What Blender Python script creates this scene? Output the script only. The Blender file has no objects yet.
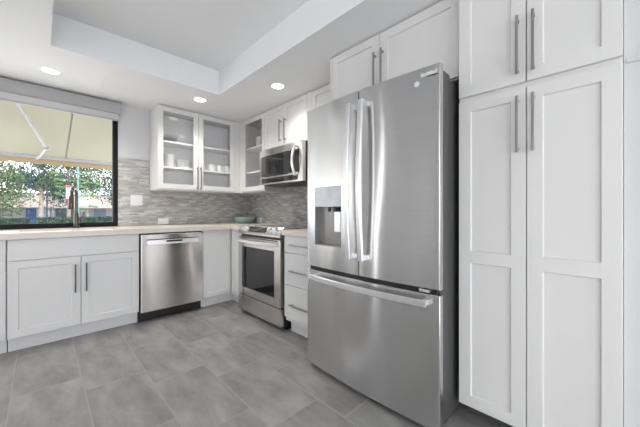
import bpy, bmesh, math, random
from mathutils import Vector, Matrix
random.seed(7)
S = bpy.context.scene
COL = S.collection

# ------------------------------------------------------------------ camera
cam_d = bpy.data.cameras.new('camera'); cam = bpy.data.objects.new('camera', cam_d); COL.objects.link(cam)
YAW = 0.7696
cam.location = (-2.2001, -3.7691, 1.0789)
cam.rotation_euler = (math.pi/2, 0, -YAW)
cam_d.sensor_width = 36.0
cam_d.lens = 286.88/640*36.0
cam_d.shift_x = (320-318.419)/640
cam_d.shift_y = -(213.5-211.086)/640
cam_d.clip_start = 0.02; cam_d.clip_end = 500
S.camera = cam

# ------------------------------------------------------------------ world, sun, daylight, exposure
W = bpy.data.worlds.new('sky'); S.world = W; W.use_nodes = True
nt = W.node_tree; nt.nodes.clear()
o = nt.nodes.new('ShaderNodeOutputWorld'); b = nt.nodes.new('ShaderNodeBackground')
tc = nt.nodes.new('ShaderNodeTexCoord'); nz = nt.nodes.new('ShaderNodeTexNoise'); rp = nt.nodes.new('ShaderNodeValToRGB')
nz.inputs['Scale'].default_value = 5.0; nz.inputs['Detail'].default_value = 6
rp.color_ramp.elements[0].position = .36; rp.color_ramp.elements[0].color = (.36, .52, .80, 1)
rp.color_ramp.elements[1].position = .54; rp.color_ramp.elements[1].color = (1.0, .985, .96, 1)
nt.links.new(tc.outputs['Generated'], nz.inputs['Vector']); nt.links.new(nz.outputs['Fac'], rp.inputs['Fac'])
nt.links.new(rp.outputs['Color'], b.inputs['Color']); b.inputs['Strength'].default_value = 3.5
nt.links.new(b.outputs[0], o.inputs['Surface'])

def light(name, kind, loc, rot, energy, color=(1, 1, 1), size=None, size_y=None, parent=None, **kw):
    d = bpy.data.lights.new(name, kind); d.energy = energy; d.color = color
    if size is not None and kind == 'AREA':
        d.shape = 'RECTANGLE'; d.size = size; d.size_y = size_y or size
    for k, v in kw.items(): setattr(d, k, v)
    ob = bpy.data.objects.new(name, d); COL.objects.link(ob); ob.location = loc; ob.rotation_euler = rot
    if parent: ob.parent = parent
    return ob
R = math.radians
light('sun', 'SUN', (0, -5, 12), (R(42), 0, R(18)), 5.0, (1, .96, .9), angle=.01)
S.view_settings.view_transform = 'Standard'; S.view_settings.look = 'None'
S.view_settings.gamma = 1; S.view_settings.use_curve_mapping = False
S.view_settings.exposure = 0.40

# ------------------------------------------------------------------ materials
def mat(name, col=(.8, .8, .8), rough=.5, metal=0.0, spec=.5, var=0.0, vscale=6, bump=0.0, bscale=40, stretch=(1, 1, 1), aniso=0.0, coat=0.0):
    m = bpy.data.materials.new(name); m.use_nodes = True
    n = m.node_tree; p = n.nodes['Principled BSDF']
    p.inputs['Base Color'].default_value = (*col, 1); p.inputs['Roughness'].default_value = rough
    p.inputs['Metallic'].default_value = metal; p.inputs['Specular IOR Level'].default_value = spec
    p.inputs['Coat Weight'].default_value = coat
    t = n.nodes.new('ShaderNodeTexCoord'); mp = n.nodes.new('ShaderNodeMapping'); mp.inputs['Scale'].default_value = stretch
    n.links.new(t.outputs['Object'], mp.inputs['Vector'])
    nz = n.nodes.new('ShaderNodeTexNoise'); nz.inputs['Scale'].default_value = vscale; nz.inputs['Detail'].default_value = 5
    n.links.new(mp.outputs[0], nz.inputs['Vector'])
    r = n.nodes.new('ShaderNodeValToRGB')
    r.color_ramp.elements[0].color = (*[c*(1-var) for c in col], 1); r.color_ramp.elements[1].color = (*[min(1, c*(1+var)) for c in col], 1)
    r.color_ramp.elements[0].position = .3; r.color_ramp.elements[1].position = .7
    n.links.new(nz.outputs['Fac'], r.inputs['Fac']); n.links.new(r.outputs['Color'], p.inputs['Base Color'])
    if bump:
        n2 = n.nodes.new('ShaderNodeTexNoise'); n2.inputs['Scale'].default_value = bscale; n2.inputs['Detail'].default_value = 3
        n.links.new(mp.outputs[0], n2.inputs['Vector'])
        bp = n.nodes.new('ShaderNodeBump'); bp.inputs['Strength'].default_value = bump; bp.inputs['Distance'].default_value = .01
        n.links.new(n2.outputs['Fac'], bp.inputs['Height']); n.links.new(bp.outputs[0], p.inputs['Normal'])
    if aniso:
        tg = n.nodes.new('ShaderNodeTangent'); tg.direction_type = 'RADIAL'; tg.axis = 'Z'
        n.links.new(tg.outputs[0], p.inputs['Tangent']); p.inputs['Anisotropic'].default_value = aniso; p.inputs['Anisotropic Rotation'].default_value = .25
    return m

def steel(name, col=(.6, .6, .6), rough=.3, wave=.75):
    """brushed stainless: anisotropic, with a slow warp of the sheet"""
    m = mat(name, col, rough, 1.0, var=.04, vscale=3, stretch=(2, 2, 90), aniso=.97)
    n = m.node_tree; p = n.nodes['Principled BSDF']
    t = n.nodes.new('ShaderNodeTexCoord'); mp = n.nodes.new('ShaderNodeMapping'); mp.inputs['Scale'].default_value = (2.2, 2.2, 1.0)
    nz = n.nodes.new('ShaderNodeTexNoise'); nz.inputs['Scale'].default_value = 1.6; nz.inputs['Detail'].default_value = 0
    bp = n.nodes.new('ShaderNodeBump'); bp.inputs['Strength'].default_value = wave; bp.inputs['Distance'].default_value = .05
    n.links.new(t.outputs['Object'], mp.inputs['Vector']); n.links.new(mp.outputs[0], nz.inputs['Vector'])
    n.links.new(nz.outputs['Fac'], bp.inputs['Height']); n.links.new(bp.outputs[0], p.inputs['Normal'])
    return m

def glass_mat(name, tint=(.96, .97, .97), refl_rough=.02, ior=1.45):
    m = bpy.data.materials.new(name); m.use_nodes = True; n = m.node_tree; n.nodes.clear()
    o = n.nodes.new('ShaderNodeOutputMaterial'); mx = n.nodes.new('ShaderNodeMixShader'); fr = n.nodes.new('ShaderNodeFresnel')
    tr = n.nodes.new('ShaderNodeBsdfTransparent'); gl = n.nodes.new('ShaderNodeBsdfGlossy')
    fr.inputs['IOR'].default_value = ior; tr.inputs['Color'].default_value = (*tint, 1); gl.inputs['Roughness'].default_value = refl_rough
    ge = n.nodes.new('ShaderNodeNewGeometry'); inv = n.nodes.new('ShaderNodeMath'); inv.operation = 'SUBTRACT'; inv.inputs[0].default_value = 1.0
    ml = n.nodes.new('ShaderNodeMath'); ml.operation = 'MULTIPLY'
    n.links.new(ge.outputs['Backfacing'], inv.inputs[1]); n.links.new(fr.outputs[0], ml.inputs[0]); n.links.new(inv.outputs[0], ml.inputs[1])
    n.links.new(ml.outputs[0], mx.inputs[0]); n.links.new(tr.outputs[0], mx.inputs[1]); n.links.new(gl.outputs[0], mx.inputs[2])
    n.links.new(mx.outputs[0], o.inputs['Surface'])
    return m

def emit(name, col, st):
    m = bpy.data.materials.new(name); m.use_nodes = True; p = m.node_tree.nodes['Principled BSDF']
    p.inputs['Base Color'].default_value = (.9, .9, .9, 1); p.inputs['Emission Color'].default_value = (*col, 1); p.inputs['Emission Strength'].default_value = st
    return m

def math_node(n, op, a, b=None):
    k = n.nodes.new('ShaderNodeMath'); k.operation = op
    for i, v in enumerate((a, b)):
        if v is None: continue
        if isinstance(v, (int, float)): k.inputs[i].default_value = v
        else: n.links.new(v, k.inputs[i])
    return k.outputs[0]

def floor_mat():
    m = bpy.data.materials.new('slate_tile'); m.use_nodes = True; n = m.node_tree; p = n.nodes['Principled BSDF']
    t = n.nodes.new('ShaderNodeTexCoord'); sp = n.nodes.new('ShaderNodeSeparateXYZ'); n.links.new(t.outputs['Object'], sp.inputs[0])
    RW, BL, G = .317, .615, .0026
    xs = math_node(n, 'DIVIDE', math_node(n, 'ADD', sp.outputs['X'], 1.374), RW)
    row = math_node(n, 'FLOOR', xs); fx = math_node(n, 'SUBTRACT', xs, row)
    ys = math_node(n, 'DIVIDE', math_node(n, 'ADD', math_node(n, 'ADD', sp.outputs['Y'], 1.967), math_node(n, 'MULTIPLY', row, -.412)), BL)
    col = math_node(n, 'FLOOR', ys); fy = math_node(n, 'SUBTRACT', ys, col)
    def edge(f, size):      # distance in metres to the nearest joint
        return math_node(n, 'MULTIPLY', math_node(n, 'MINIMUM', f, math_node(n, 'SUBTRACT', 1.0, f)), size)
    d = math_node(n, 'MINIMUM', edge(fx, RW), edge(fy, BL))
    groutmask = math_node(n, 'LESS_THAN', d, G)
    cb = n.nodes.new('ShaderNodeCombineXYZ'); n.links.new(row, cb.inputs[0]); n.links.new(col, cb.inputs[1])
    wn = n.nodes.new('ShaderNodeTexWhiteNoise'); wn.noise_dimensions = '2D'; n.links.new(cb.outputs[0], wn.inputs['Vector'])
    ofs = n.nodes.new('ShaderNodeVectorMath'); ofs.operation = 'MULTIPLY_ADD'
    n.links.new(wn.outputs['Color'], ofs.inputs[0]); ofs.inputs[1].default_value = (9, 9, 9); n.links.new(t.outputs['Object'], ofs.inputs[2])
    mp = n.nodes.new('ShaderNodeMapping'); mp.inputs['Scale'].default_value = (2.6, .9, 1); mp.inputs['Rotation'].default_value = (0, 0, .35); n.links.new(ofs.outputs[0], mp.inputs['Vector'])
    nz = n.nodes.new('ShaderNodeTexNoise'); nz.inputs['Scale'].default_value = 3.2; nz.inputs['Detail'].default_value = 9; nz.inputs['Roughness'].default_value = .62; nz.inputs['Distortion'].default_value = .25
    n.links.new(mp.outputs[0], nz.inputs['Vector'])
    rp = n.nodes.new('ShaderNodeValToRGB'); e = rp.color_ramp.elements
    e[0].position = .34; e[0].color = (.190, .184, .177, 1); e[1].position = .66; e[1].color = (.322, .315, .306, 1)
    n.links.new(nz.outputs['Fac'], rp.inputs['Fac'])
    hs = n.nodes.new('ShaderNodeHueSaturation'); n.links.new(rp.outputs[0], hs.inputs['Color'])
    n.links.new(math_node(n, 'ADD', math_node(n, 'MULTIPLY', wn.outputs['Value'], .08), .96), hs.inputs['Value'])
    mx = n.nodes.new('ShaderNodeMix'); mx.data_type = 'RGBA'; n.links.new(groutmask, mx.inputs[0]); n.links.new(hs.outputs[0], mx.inputs[6]); mx.inputs[7].default_value = (.32, .312, .30, 1)
    n.links.new(mx.outputs[2], p.inputs['Base Color'])
    p.inputs['Roughness'].default_value = .42
    h = math_node(n, 'SUBTRACT', math_node(n, 'MULTIPLY', nz.outputs['Fac'], .35), groutmask)
    bp = n.nodes.new('ShaderNodeBump'); bp.inputs['Strength'].default_value = .25; bp.inputs['Distance'].default_value = .004
    n.links.new(h, bp.inputs['Height']); n.links.new(bp.outputs[0], p.inputs['Normal'])
    return m

def mosaic_mat():
    m = bpy.data.materials.new('stone_glass_mosaic'); m.use_nodes = True; n = m.node_tree; p = n.nodes['Principled BSDF']
    t = n.nodes.new('ShaderNodeTexCoord'); sp = n.nodes.new('ShaderNodeSeparateXYZ'); n.links.new(t.outputs['Object'], sp.inputs[0])
    RH, BW = .0150, .085
    u = math_node(n, 'ADD', sp.outputs['X'], sp.outputs['Y'])
    zs = math_node(n, 'DIVIDE', sp.outputs['Z'], RH); row = math_node(n, 'FLOOR', zs); fz = math_node(n, 'SUBTRACT', zs, row)
    w1 = n.nodes.new('ShaderNodeTexWhiteNoise'); w1.noise_dimensions = '1D'; n.links.new(row, w1.inputs['W'])
    us = math_node(n, 'ADD', math_node(n, 'DIVIDE', u, BW), math_node(n, 'MULTIPLY', w1.outputs['Value'], 7)); col = math_node(n, 'FLOOR', us); fu = math_node(n, 'SUBTRACT', us, col)
    cb = n.nodes.new('ShaderNodeCombineXYZ'); n.links.new(row, cb.inputs[0]); n.links.new(col, cb.inputs[1])
    wn = n.nodes.new('ShaderNodeTexWhiteNoise'); wn.noise_dimensions = '2D'; n.links.new(cb.outputs[0], wn.inputs['Vector'])
    mp = n.nodes.new('ShaderNodeMapping'); mp.inputs['Scale'].default_value = (3.5, 3.5, 16); n.links.new(t.outputs['Object'], mp.inputs['Vector'])
    nz = n.nodes.new('ShaderNodeTexNoise'); nz.inputs['Scale'].default_value = 2; nz.inputs['Detail'].default_value = 6; n.links.new(mp.outputs[0], nz.inputs['Vector'])
    fac = math_node(n, 'ADD', math_node(n, 'MULTIPLY', wn.outputs['Value'], .55), math_node(n, 'MULTIPLY', nz.outputs['Fac'], .55))
    rp = n.nodes.new('ShaderNodeValToRGB'); cr = rp.color_ramp
    cr.elements[0].position = .12; cr.elements[0].color = (.26, .25, .24, 1)
    cr.elements[1].position = .95; cr.elements[1].color = (.72, .71, .69, 1)
    for ps, c in ((.3, (.36, .345, .33, 1)), (.45, (.47, .43, .38, 1)), (.6, (.46, .46, .465, 1)), (.78, (.58, .565, .545, 1))):
        k = cr.elements.new(ps); k.color = c
    n.links.new(fac, rp.inputs['Fac'])
    d1 = math_node(n, 'MULTIPLY', math_node(n, 'MINIMUM', fz, math_node(n, 'SUBTRACT', 1.0, fz)), RH)
    d2 = math_node(n, 'MULTIPLY', math_node(n, 'MINIMUM', fu, math_node(n, 'SUBTRACT', 1.0, fu)), BW)
    g = math_node(n, 'LESS_THAN', math_node(n, 'MINIMUM', d1, d2), .0009)
    mx = n.nodes.new('ShaderNodeMix'); mx.data_type = 'RGBA'; n.links.new(g, mx.inputs[0]); n.links.new(rp.outputs[0], mx.inputs[6]); mx.inputs[7].default_value = (.45, .44, .42, 1)
    n.links.new(mx.outputs[2], p.inputs['Base Color'])
    n.links.new(math_node(n, 'ADD', math_node(n, 'MULTIPLY', wn.outputs['Value'], .32), .06), p.inputs['Roughness'])
    h = math_node(n, 'ADD', math_node(n, 'MULTIPLY', wn.outputs['Value'], .8), math_node(n, 'MULTIPLY', g, -1.0))
    bp = n.nodes.new('ShaderNodeBump'); bp.inputs['Strength'].default_value = .7; bp.inputs['Distance'].default_value = .004
    n.links.new(h, bp.inputs['Height']); n.links.new(bp.outputs[0], p.inputs['Normal'])
    return m

def translucent_mat(name, col, fac=.55):
    m = bpy.data.materials.new(name); m.use_nodes = True; n = m.node_tree; n.nodes.clear()
    o = n.nodes.new('ShaderNodeOutputMaterial'); mx = n.nodes.new('ShaderNodeMixShader'); mx.inputs[0].default_value = fac
    df = n.nodes.new('ShaderNodeBsdfDiffuse'); tl = n.nodes.new('ShaderNodeBsdfTranslucent')
    t = n.nodes.new('ShaderNodeTexCoord'); nz = n.nodes.new('ShaderNodeTexNoise'); nz.inputs['Scale'].default_value = 1.3; nz.inputs['Detail'].default_value = 4
    r = n.nodes.new('ShaderNodeValToRGB'); r.color_ramp.elements[0].position = .35; r.color_ramp.elements[1].position = .7
    r.color_ramp.elements[0].color = (*[c*.86 for c in col], 1); r.color_ramp.elements[1].color = (*col, 1)
    n.links.new(t.outputs['Object'], nz.inputs['Vector']); n.links.new(nz.outputs['Fac'], r.inputs['Fac'])
    n.links.new(r.outputs[0], df.inputs['Color']); n.links.new(r.outputs[0], tl.inputs['Color'])
    n.links.new(df.outputs[0], mx.inputs[1]); n.links.new(tl.outputs[0], mx.inputs[2]); n.links.new(mx.outputs[0], o.inputs['Surface'])
    return m

M = {}
M['wall_shaded'] = mat('shaded_wall_paint', (.62, .615, .62), .6, var=.01, bump=.02, bscale=90)  # darker copy of the wall paint, shade of room-facing walls put into the colour
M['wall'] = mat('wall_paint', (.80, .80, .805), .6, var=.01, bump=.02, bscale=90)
M['ceil'] = mat('ceiling_paint', (.865, .875, .885), .7, var=.008, bump=.02, bscale=90)
M['cab'] = mat('white_cabinet_paint', (.73, .720, .704), .32, var=.008)
M['cabin'] = mat('cabinet_interior', (.92, .92, .92), .5, var=.01)
M['floor'] = floor_mat()
M['bouncefloor'] = mat('pale_bounce_floor', (.70, .69, .67), .9, var=.05, vscale=60)  # kept pale so the unseen floor bounces light upward
M['mosaic'] = mosaic_mat()
M['counter'] = mat('cream_quartz', (.74, .67, .59), .28, var=.03, vscale=60)
M['sink'] = mat('white_composite', (.84, .83, .81), .3, var=.01)
M['steel'] = steel('brushed_steel', (.61, .605, .60), .22)
M['steel_warm'] = steel('brushed_steel_appliance', (.66, .625, .595), .22, .16)
M['handle'] = mat('satin_nickel', (.40, .395, .39), .3, 1.0, var=.03, vscale=30)
M['darkpull'] = mat('darkened_nickel', (.10, .10, .10), .35, 1.0, var=.03, vscale=30)  # nickel darkened for the sink pulls, their reflected tone put into the colour
M['bright'] = mat('polished_steel', (.88, .88, .88), .33, 1.0, var=.02)
M['black'] = mat('black_plastic', (.012, .012, .012), .35, var=.1)
M['blackglass'] = mat('black_glass', (.02, .02, .021), .06, var=.05, coat=.5)
M['ovenglass'] = mat('smoked_oven_glass', (.016, .016, .017), .06, var=.05)
M['frame'] = mat('black_window_frame', (.010, .010, .011), .6, spec=.2, var=.1)
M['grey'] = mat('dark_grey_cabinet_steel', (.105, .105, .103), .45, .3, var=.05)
M['disp'] = mat('grey_dispenser_plastic', (.55, .56, .58), .3, .2, var=.12, vscale=18)
M['cavity'] = mat('dispenser_cavity', (.30, .29, .28), .35, .5, var=.08)
M['glass'] = glass_mat('cabinet_glass', (.99, .99, .99), .02, 1.5)
M['winglass'] = glass_mat('window_glass', (.99, .992, .992), .01, 1.18)
M['china'] = mat('white_porcelain', (.86, .86, .85), .2, var=.01)
M['clear'] = glass_mat('clear_glassware', (.985, .988, .988), .05, 1.2)
M['teal'] = mat('teal_glaze', (.27, .38, .36), .25, var=.10, vscale=9)
M['plate'] = mat('white_switch_plastic', (.86, .86, .85), .35, var=.01)
M['lamp'] = emit('lamp_lens', (1, .98, .95), 7.0)
M['blind'] = mat('grey_white_blind', (.40, .40, .405), .55, var=.02)
M['blindlow'] = mat('pale_blind_fabric', (.58, .58, .585), .7, var=.03, vscale=120)
M['bronze'] = mat('bronze_faucet', (.13, .11, .09), .28, 1.0, var=.12, vscale=30)
M['badge'] = mat('pale_sticker', (.75, .75, .74), .5, var=.05, vscale=60)
M['awning'] = translucent_mat('cream_awning_cloth', (.20, .19, .145))
M['seam'] = mat('awning_seam_tape', (.13, .125, .10), .8)
M['valance'] = translucent_mat('tan_valance_cloth', (.26, .20, .12))
M['awnbar'] = mat('white_awning_metal', (.36, .36, .37), .4, var=.02, spec=.1)
M['leaf1'] = mat('blue_green_leaves', (.040, .080, .070), .55, var=.6, vscale=3, spec=.1)
M['leaf2'] = mat('olive_leaves', (.060, .092, .040), .55, var=.6, vscale=3, spec=.1)
M['hedge'] = mat('clipped_hedge_leaves', (.03, .055, .038), .6, var=.4, vscale=14, spec=.1)
M['bark'] = mat('grey_bark', (.22, .18, .15), .8, var=.3, vscale=12, spec=.1)
M['stucco'] = mat('pale_stucco', (.20, .195, .205), .8, var=.05, spec=.1)
M['roof'] = mat('pale_pink_shingle', (.21, .175, .16), .8, var=.12, vscale=9, spec=.1)
M['bluedoor'] = mat('blue_door_paint', (.04, .075, .17), .5, var=.05, spec=.1)
M['paledoor'] = mat('pale_blue_panel', (.22, .30, .35), .4, var=.05)
M['darkpane'] = mat('dark_house_pane', (.05, .06, .08), .15, var=.1)
M['iron'] = mat('dark_garden_iron', (.025, .03, .035), .5, .2, var=.1, spec=.1)
M['verdigris'] = mat('verdigris_post', (.12, .22, .21), .5, var=.15, spec=.1)
M['leafgreen'] = mat('bright_green_leaf_paint', (.055, .105, .03), .5, var=.2, spec=.1)
M['red'] = mat('red_feeder_plastic', (.30, .015, .025), .3, var=.1, spec=.1)
M['nectar'] = mat('pale_feeder_glass', (.30, .40, .45), .15, var=.05)
M['terracotta'] = mat('terracotta', (.42, .18, .10), .7, var=.1)
M['ground'] = mat('pale_paving', (.64, .615, .58), .8, var=.08, vscale=2)

# ------------------------------------------------------------------ mesh helpers
def box(bm, x0, x1, y0, y1, z0, z1, bev=0.0):
    x0, x1 = sorted((x0, x1)); y0, y1 = sorted((y0, y1)); z0, z1 = sorted((z0, z1))
    v = [bm.verts.new((x, y, z)) for x in (x0, x1) for y in (y0, y1) for z in (z0, z1)]
    f = [bm.faces.new([v[i] for i in q]) for q in ((0, 1, 3, 2), (4, 6, 7, 5), (0, 4, 5, 1), (2, 3, 7, 6), (0, 2, 6, 4), (1, 5, 7, 3))]
    if bev:
        e = list({ed for q in f for ed in q.edges})
        bmesh.ops.bevel(bm, geom=e, offset=bev, segments=2, profile=.6, affect='EDGES')

def tube(bm, pts, rad, seg=12, cap=True):
    pts = [Vector(p) for p in pts]; n = len(pts); rings = []
    rads = rad if isinstance(rad, (list, tuple)) else [rad]*n
    up = None
    for i, p in enumerate(pts):
        t = (pts[min(i+1, n-1)]-pts[max(i-1, 0)]).normalized()
        if up is None:
            up = Vector((0, 0, 1)) if abs(t.z) < .9 else Vector((1, 0, 0))
        a = t.cross(up).normalized(); bb = a.cross(t).normalized(); up = bb
        rings.append([bm.verts.new(p+(a*math.cos(2*math.pi*k/seg)+bb*math.sin(2*math.pi*k/seg))*rads[i]) for k in range(seg)])
    for i in range(n-1):
        for k in range(seg):
            bm.faces.new([rings[i][k], rings[i][(k+1) % seg], rings[i+1][(k+1) % seg], rings[i+1][k]])
    if cap:
        bm.faces.new(rings[0][::-1]); bm.faces.new(rings[-1])

def sweep_rect(bm, pts, side, hw, ht, bev=0):
    """rectangular bar along pts; side = unit vector across, half width hw; half thickness ht"""
    pts = [Vector(p) for p in pts]; side = Vector(side); n = len(pts); rings = []
    for i, p in enumerate(pts):
        t = (pts[min(i+1, n-1)]-pts[max(i-1, 0)]).normalized(); nn = t.cross(side).normalized()
        c = min(hw, ht)*.45
        prof = [(-hw+c, -ht), (hw-c, -ht), (hw, -ht+c), (hw, ht-c), (hw-c, ht), (-hw+c, ht), (-hw, ht-c), (-hw, -ht+c)]
        rings.append([bm.verts.new(p+side*a+nn*b_) for a, b_ in prof])
    for i in range(n-1):
        for k in range(8):
            bm.faces.new([rings[i][k], rings[i][(k+1) % 8], rings[i+1][(k+1) % 8], rings[i+1][k]])
    bm.faces.new(rings[0][::-1]); bm.faces.new(rings[-1])

def lathe(bm, c, prof, seg=32, axis='Z'):
    """prof: list of (radius, height) from first to last; c centre of the base"""
    rings = []
    def pt(r, h, a):
        if axis == 'Z': return (c[0]+r*math.cos(a), c[1]+r*math.sin(a), c[2]+h)
        if axis == 'X': return (c[0]+h, c[1]+r*math.cos(a), c[2]+r*math.sin(a))
        return (c[0]+r*math.cos(a), c[1]+h, c[2]+r*math.sin(a))
    for r, h in prof:
        if r < 1e-6: rings.append([bm.verts.new(pt(0, h, 0))])
        else: rings.append([bm.verts.new(pt(r, h, 2*math.pi*k/seg)) for k in range(seg)])
    for A, B in zip(rings, rings[1:]):
        for k in range(seg):
            a0, a1 = A[k % len(A)], A[(k+1) % len(A)]; b0, b1 = B[k % len(B)], B[(k+1) % len(B)]
            q = [a0, a1, b1, b0]; q = [x for i, x in enumerate(q) if x not in q[:i]]
            if len(q) > 2: bm.faces.new(q)

def slab(bm, us, vs, mask, w0, w1, P):
    """grid of cells (mask[i][j] true = solid), thick from w0 to w1; P(u,v,w) -> xyz"""
    nu, nv = len(us)-1, len(vs)-1; V = {}
    def g(i, j, w):
        k = (i, j, w)
        if k not in V: V[k] = bm.verts.new(P(us[i], vs[j], w1 if w else w0))
        return V[k]
    ok = lambda i, j: 0 <= i < nu and 0 <= j < nv and mask(i, j)
    for i in range(nu):
        for j in range(nv):
            if not ok(i, j): continue
            for w in (0, 1): bm.faces.new([g(i, j, w), g(i+1, j, w), g(i+1, j+1, w), g(i, j+1, w)])
            for di, dj, a, b_ in ((-1, 0, (i, j), (i, j+1)), (1, 0, (i+1, j), (i+1, j+1)), (0, -1, (i, j), (i+1, j)), (0, 1, (i, j+1), (i+1, j+1))):
                if not ok(i+di, j+dj): bm.faces.new([g(*a, 0), g(*b_, 0), g(*b_, 1), g(*a, 1)])

ORIG = {}
def obj(name, bm, m, parent=None, smooth=False, loc=None):
    """link bm (world coordinates) as one mesh object under parent; loc = its own base when it is top-level"""
    bmesh.ops.recalc_face_normals(bm, faces=bm.faces[:])
    me = bpy.data.meshes.new(name); 
    org = ORIG[parent.name] if parent else Vector(loc or (0, 0, 0))
    bmesh.ops.translate(bm, verts=bm.verts[:], vec=-org)
    bm.to_mesh(me); bm.free()
    me.materials.append(M[m] if isinstance(m, str) else m)
    if smooth:
        for p in me.polygons: p.use_smooth = True
        me.set_sharp_from_angle(angle=R(35))
    ob = bpy.data.objects.new(name, me); COL.objects.link(ob)
    if parent: ob.parent = parent
    else: ob.location = org
    ORIG[ob.name] = org
    return ob

def tag(ob, label=None, cat=None, group=None, kind=None):
    if label: ob['label'] = label
    if cat: ob['category'] = cat
    if group: ob['group'] = group
    if kind: ob['kind'] = kind
    return ob

def thing(name, label, cat, loc, group=None):
    e = bpy.data.objects.new(name, None); COL.objects.link(e); e.location = loc; e.empty_display_size = .05
    ORIG[e.name] = Vector(loc)
    return tag(e, label, cat, group)

def B(*boxes, bev=0.0):
    bm = bmesh.new()
    for q in boxes: box(bm, *q, bev=bev)
    return bm

# a run maps (along, depth from wall, height) to the world
def PW(a, d, z): return (a, -d, z)            # window wall, a = X
def PR(a, d, z): return (-d, -a, z)           # right wall, a = -Y
def rbox(bm, P, a0, a1, d0, d1, z0, z1, bev=0.0):
    p, q = P(a0, d0, z0), P(a1, d1, z1); box(bm, p[0], q[0], p[1], q[1], p[2], q[2], bev)
def RB(P, *boxes, bev=0.0):
    bm = bmesh.new()
    for q in boxes: rbox(bm, P, *q, bev=bev)
    return bm

def shaker(P, a0, a1, z0, z1, d0, d1, st=.055, rec=.010, ch=.004, glass=False, mid=None):
    """frame-and-panel front; glass=True leaves the panel open"""
    bm = bmesh.new(); e = .0018
    def ring(x0, x1, y0, y1, d): return [bm.verts.new(P(a, d, z)) for a, z in ((x0, y0), (x1, y0), (x1, y1), (x0, y1))]
    b0 = ring(a0, a1, z0, z1, d0); f0 = ring(a0, a1, z0, z1, d1-e); f1 = ring(a0+e, a1-e, z0+e, z1-e, d1)
    i0 = ring(a0+st, a1-st, z0+st, z1-st, d1)
    if mid:     # a rail across the door: two recessed panels
        for A, C in ((b0, f0), (f0, f1)):
            for k in range(4): bm.faces.new([A[k], A[(k+1) % 4], C[(k+1) % 4], C[k]])
        bm.faces.new(b0[::-1]); m0, m1 = mid
        lo = ring(a0+st, a1-st, z0+st, m0, d1); hi = ring(a0+st, a1-st, m1, z1-st, d1)
        bmesh.ops.delete(bm, geom=i0, context='VERTS')
        bm.faces.new([f1[0], f1[1], lo[1], lo[0]]); bm.faces.new([f1[2], f1[3], hi[3], hi[2]]); bm.faces.new([lo[3], lo[2], hi[1], hi[0]])
        bm.faces.new([f1[1], f1[2], hi[2], hi[1], lo[2], lo[1]]); bm.faces.new([f1[3], f1[0], lo[0], lo[3], hi[0], hi[3]])
        for r_, za, zb in ((lo, z0+st, m0), (hi, m1, z1-st)):
            p_ = ring(a0+st+ch, a1-st-ch, za+ch, zb-ch, d1-rec)
            for k in range(4): bm.faces.new([r_[k], r_[(k+1) % 4], p_[(k+1) % 4], p_[k]])
            bm.faces.new(p_)
        return bm
    seq = [b0, f0, f1, i0]
    if glass:
        i1 = ring(a0+st, a1-st, z0+st, z1-st, d0); seq += [i1, b0]
    else:
        i1 = ring(a0+st+ch, a1-st-ch, z0+st+ch, z1-st-ch, d1-rec); seq += [i1]
    for A, C in zip(seq, seq[1:]):
        for k in range(4): bm.faces.new([A[k], A[(k+1) % 4], C[(k+1) % 4], C[k]])
    if not glass: bm.faces.new(i1); bm.faces.new(b0[::-1])
    return bm

def bar_pull(P, a, d, z0, z1, w=.0055, off=.030):
    """vertical square bar pull with two posts"""
    return RB(P, (a-w, a+w, d+off-.005, d+off+.005, z0, z1), (a-w*.8, a+w*.8, d, d+off-.0045, z0+.012, z0+.024), (a-w*.8, a+w*.8, d, d+off-.0045, z1-.024, z1-.012), bev=.0012)
def bar_pull_h(P, a0, a1, d, z, w=.0055, off=.030):
    return RB(P, (a0, a1, d+off-.005, d+off+.005, z-w, z+w), (a0+.012, a0+.024, d, d+off-.0045, z-w*.8, z+w*.8), (a1-.024, a1-.012, d, d+off-.0045, z-w*.8, z+w*.8), bev=.0012)

def door(t, P, a0, a1, z0, z1, d0, d1, pull=None, st=.055, glass=False, m='cab', mid=None, pm='handle'):
    o_ = obj('door', shaker(P, a0, a1, z0, z1, d0, d1, st, glass=glass, mid=mid), m, t)
    if glass:
        mid = (d0+d1)/2
        obj('glass_pane', RB(P, (a0+st-.002, a1-st+.002, mid-.002, mid+.002, z0+st-.002, z1-st+.002)), 'glass', o_)
    if pull: obj('handle', bar_pull(P, pull[0], d1, pull[1], pull[2]), pm, o_)
    return o_

# ================================================================== THE SETTING
CEIL, TOP = 2.25, 2.49
XL, YB = -4.35, -6.6
def struct(ob): ob['kind'] = 'structure'; return ob

struct(obj('floor', B((XL-.1, 0.0, YB-.1, 0.0, -.1, 0)), 'floor'))
struct(obj('floor.001', B((-6.5, 1.5, -9.5, YB-.1, -.1, 0)), 'bouncefloor'))  # unseen floor added to bounce light onto the ceiling
# soffit with the raised tray
bm = bmesh.new()
xs = [XL-.1, -2.148, -.908, .12]; ys = [YB-.1, -5.4, -.995, .12]
slab(bm, xs, ys, lambda i, j: not (i == 1 and j == 1), CEIL, TOP, lambda u, v, w: (u, v, w))
box(bm, XL-.1, .12, YB-.1, .12, TOP, TOP+.12)
struct(obj('ceiling', bm, 'ceil'))
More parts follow.
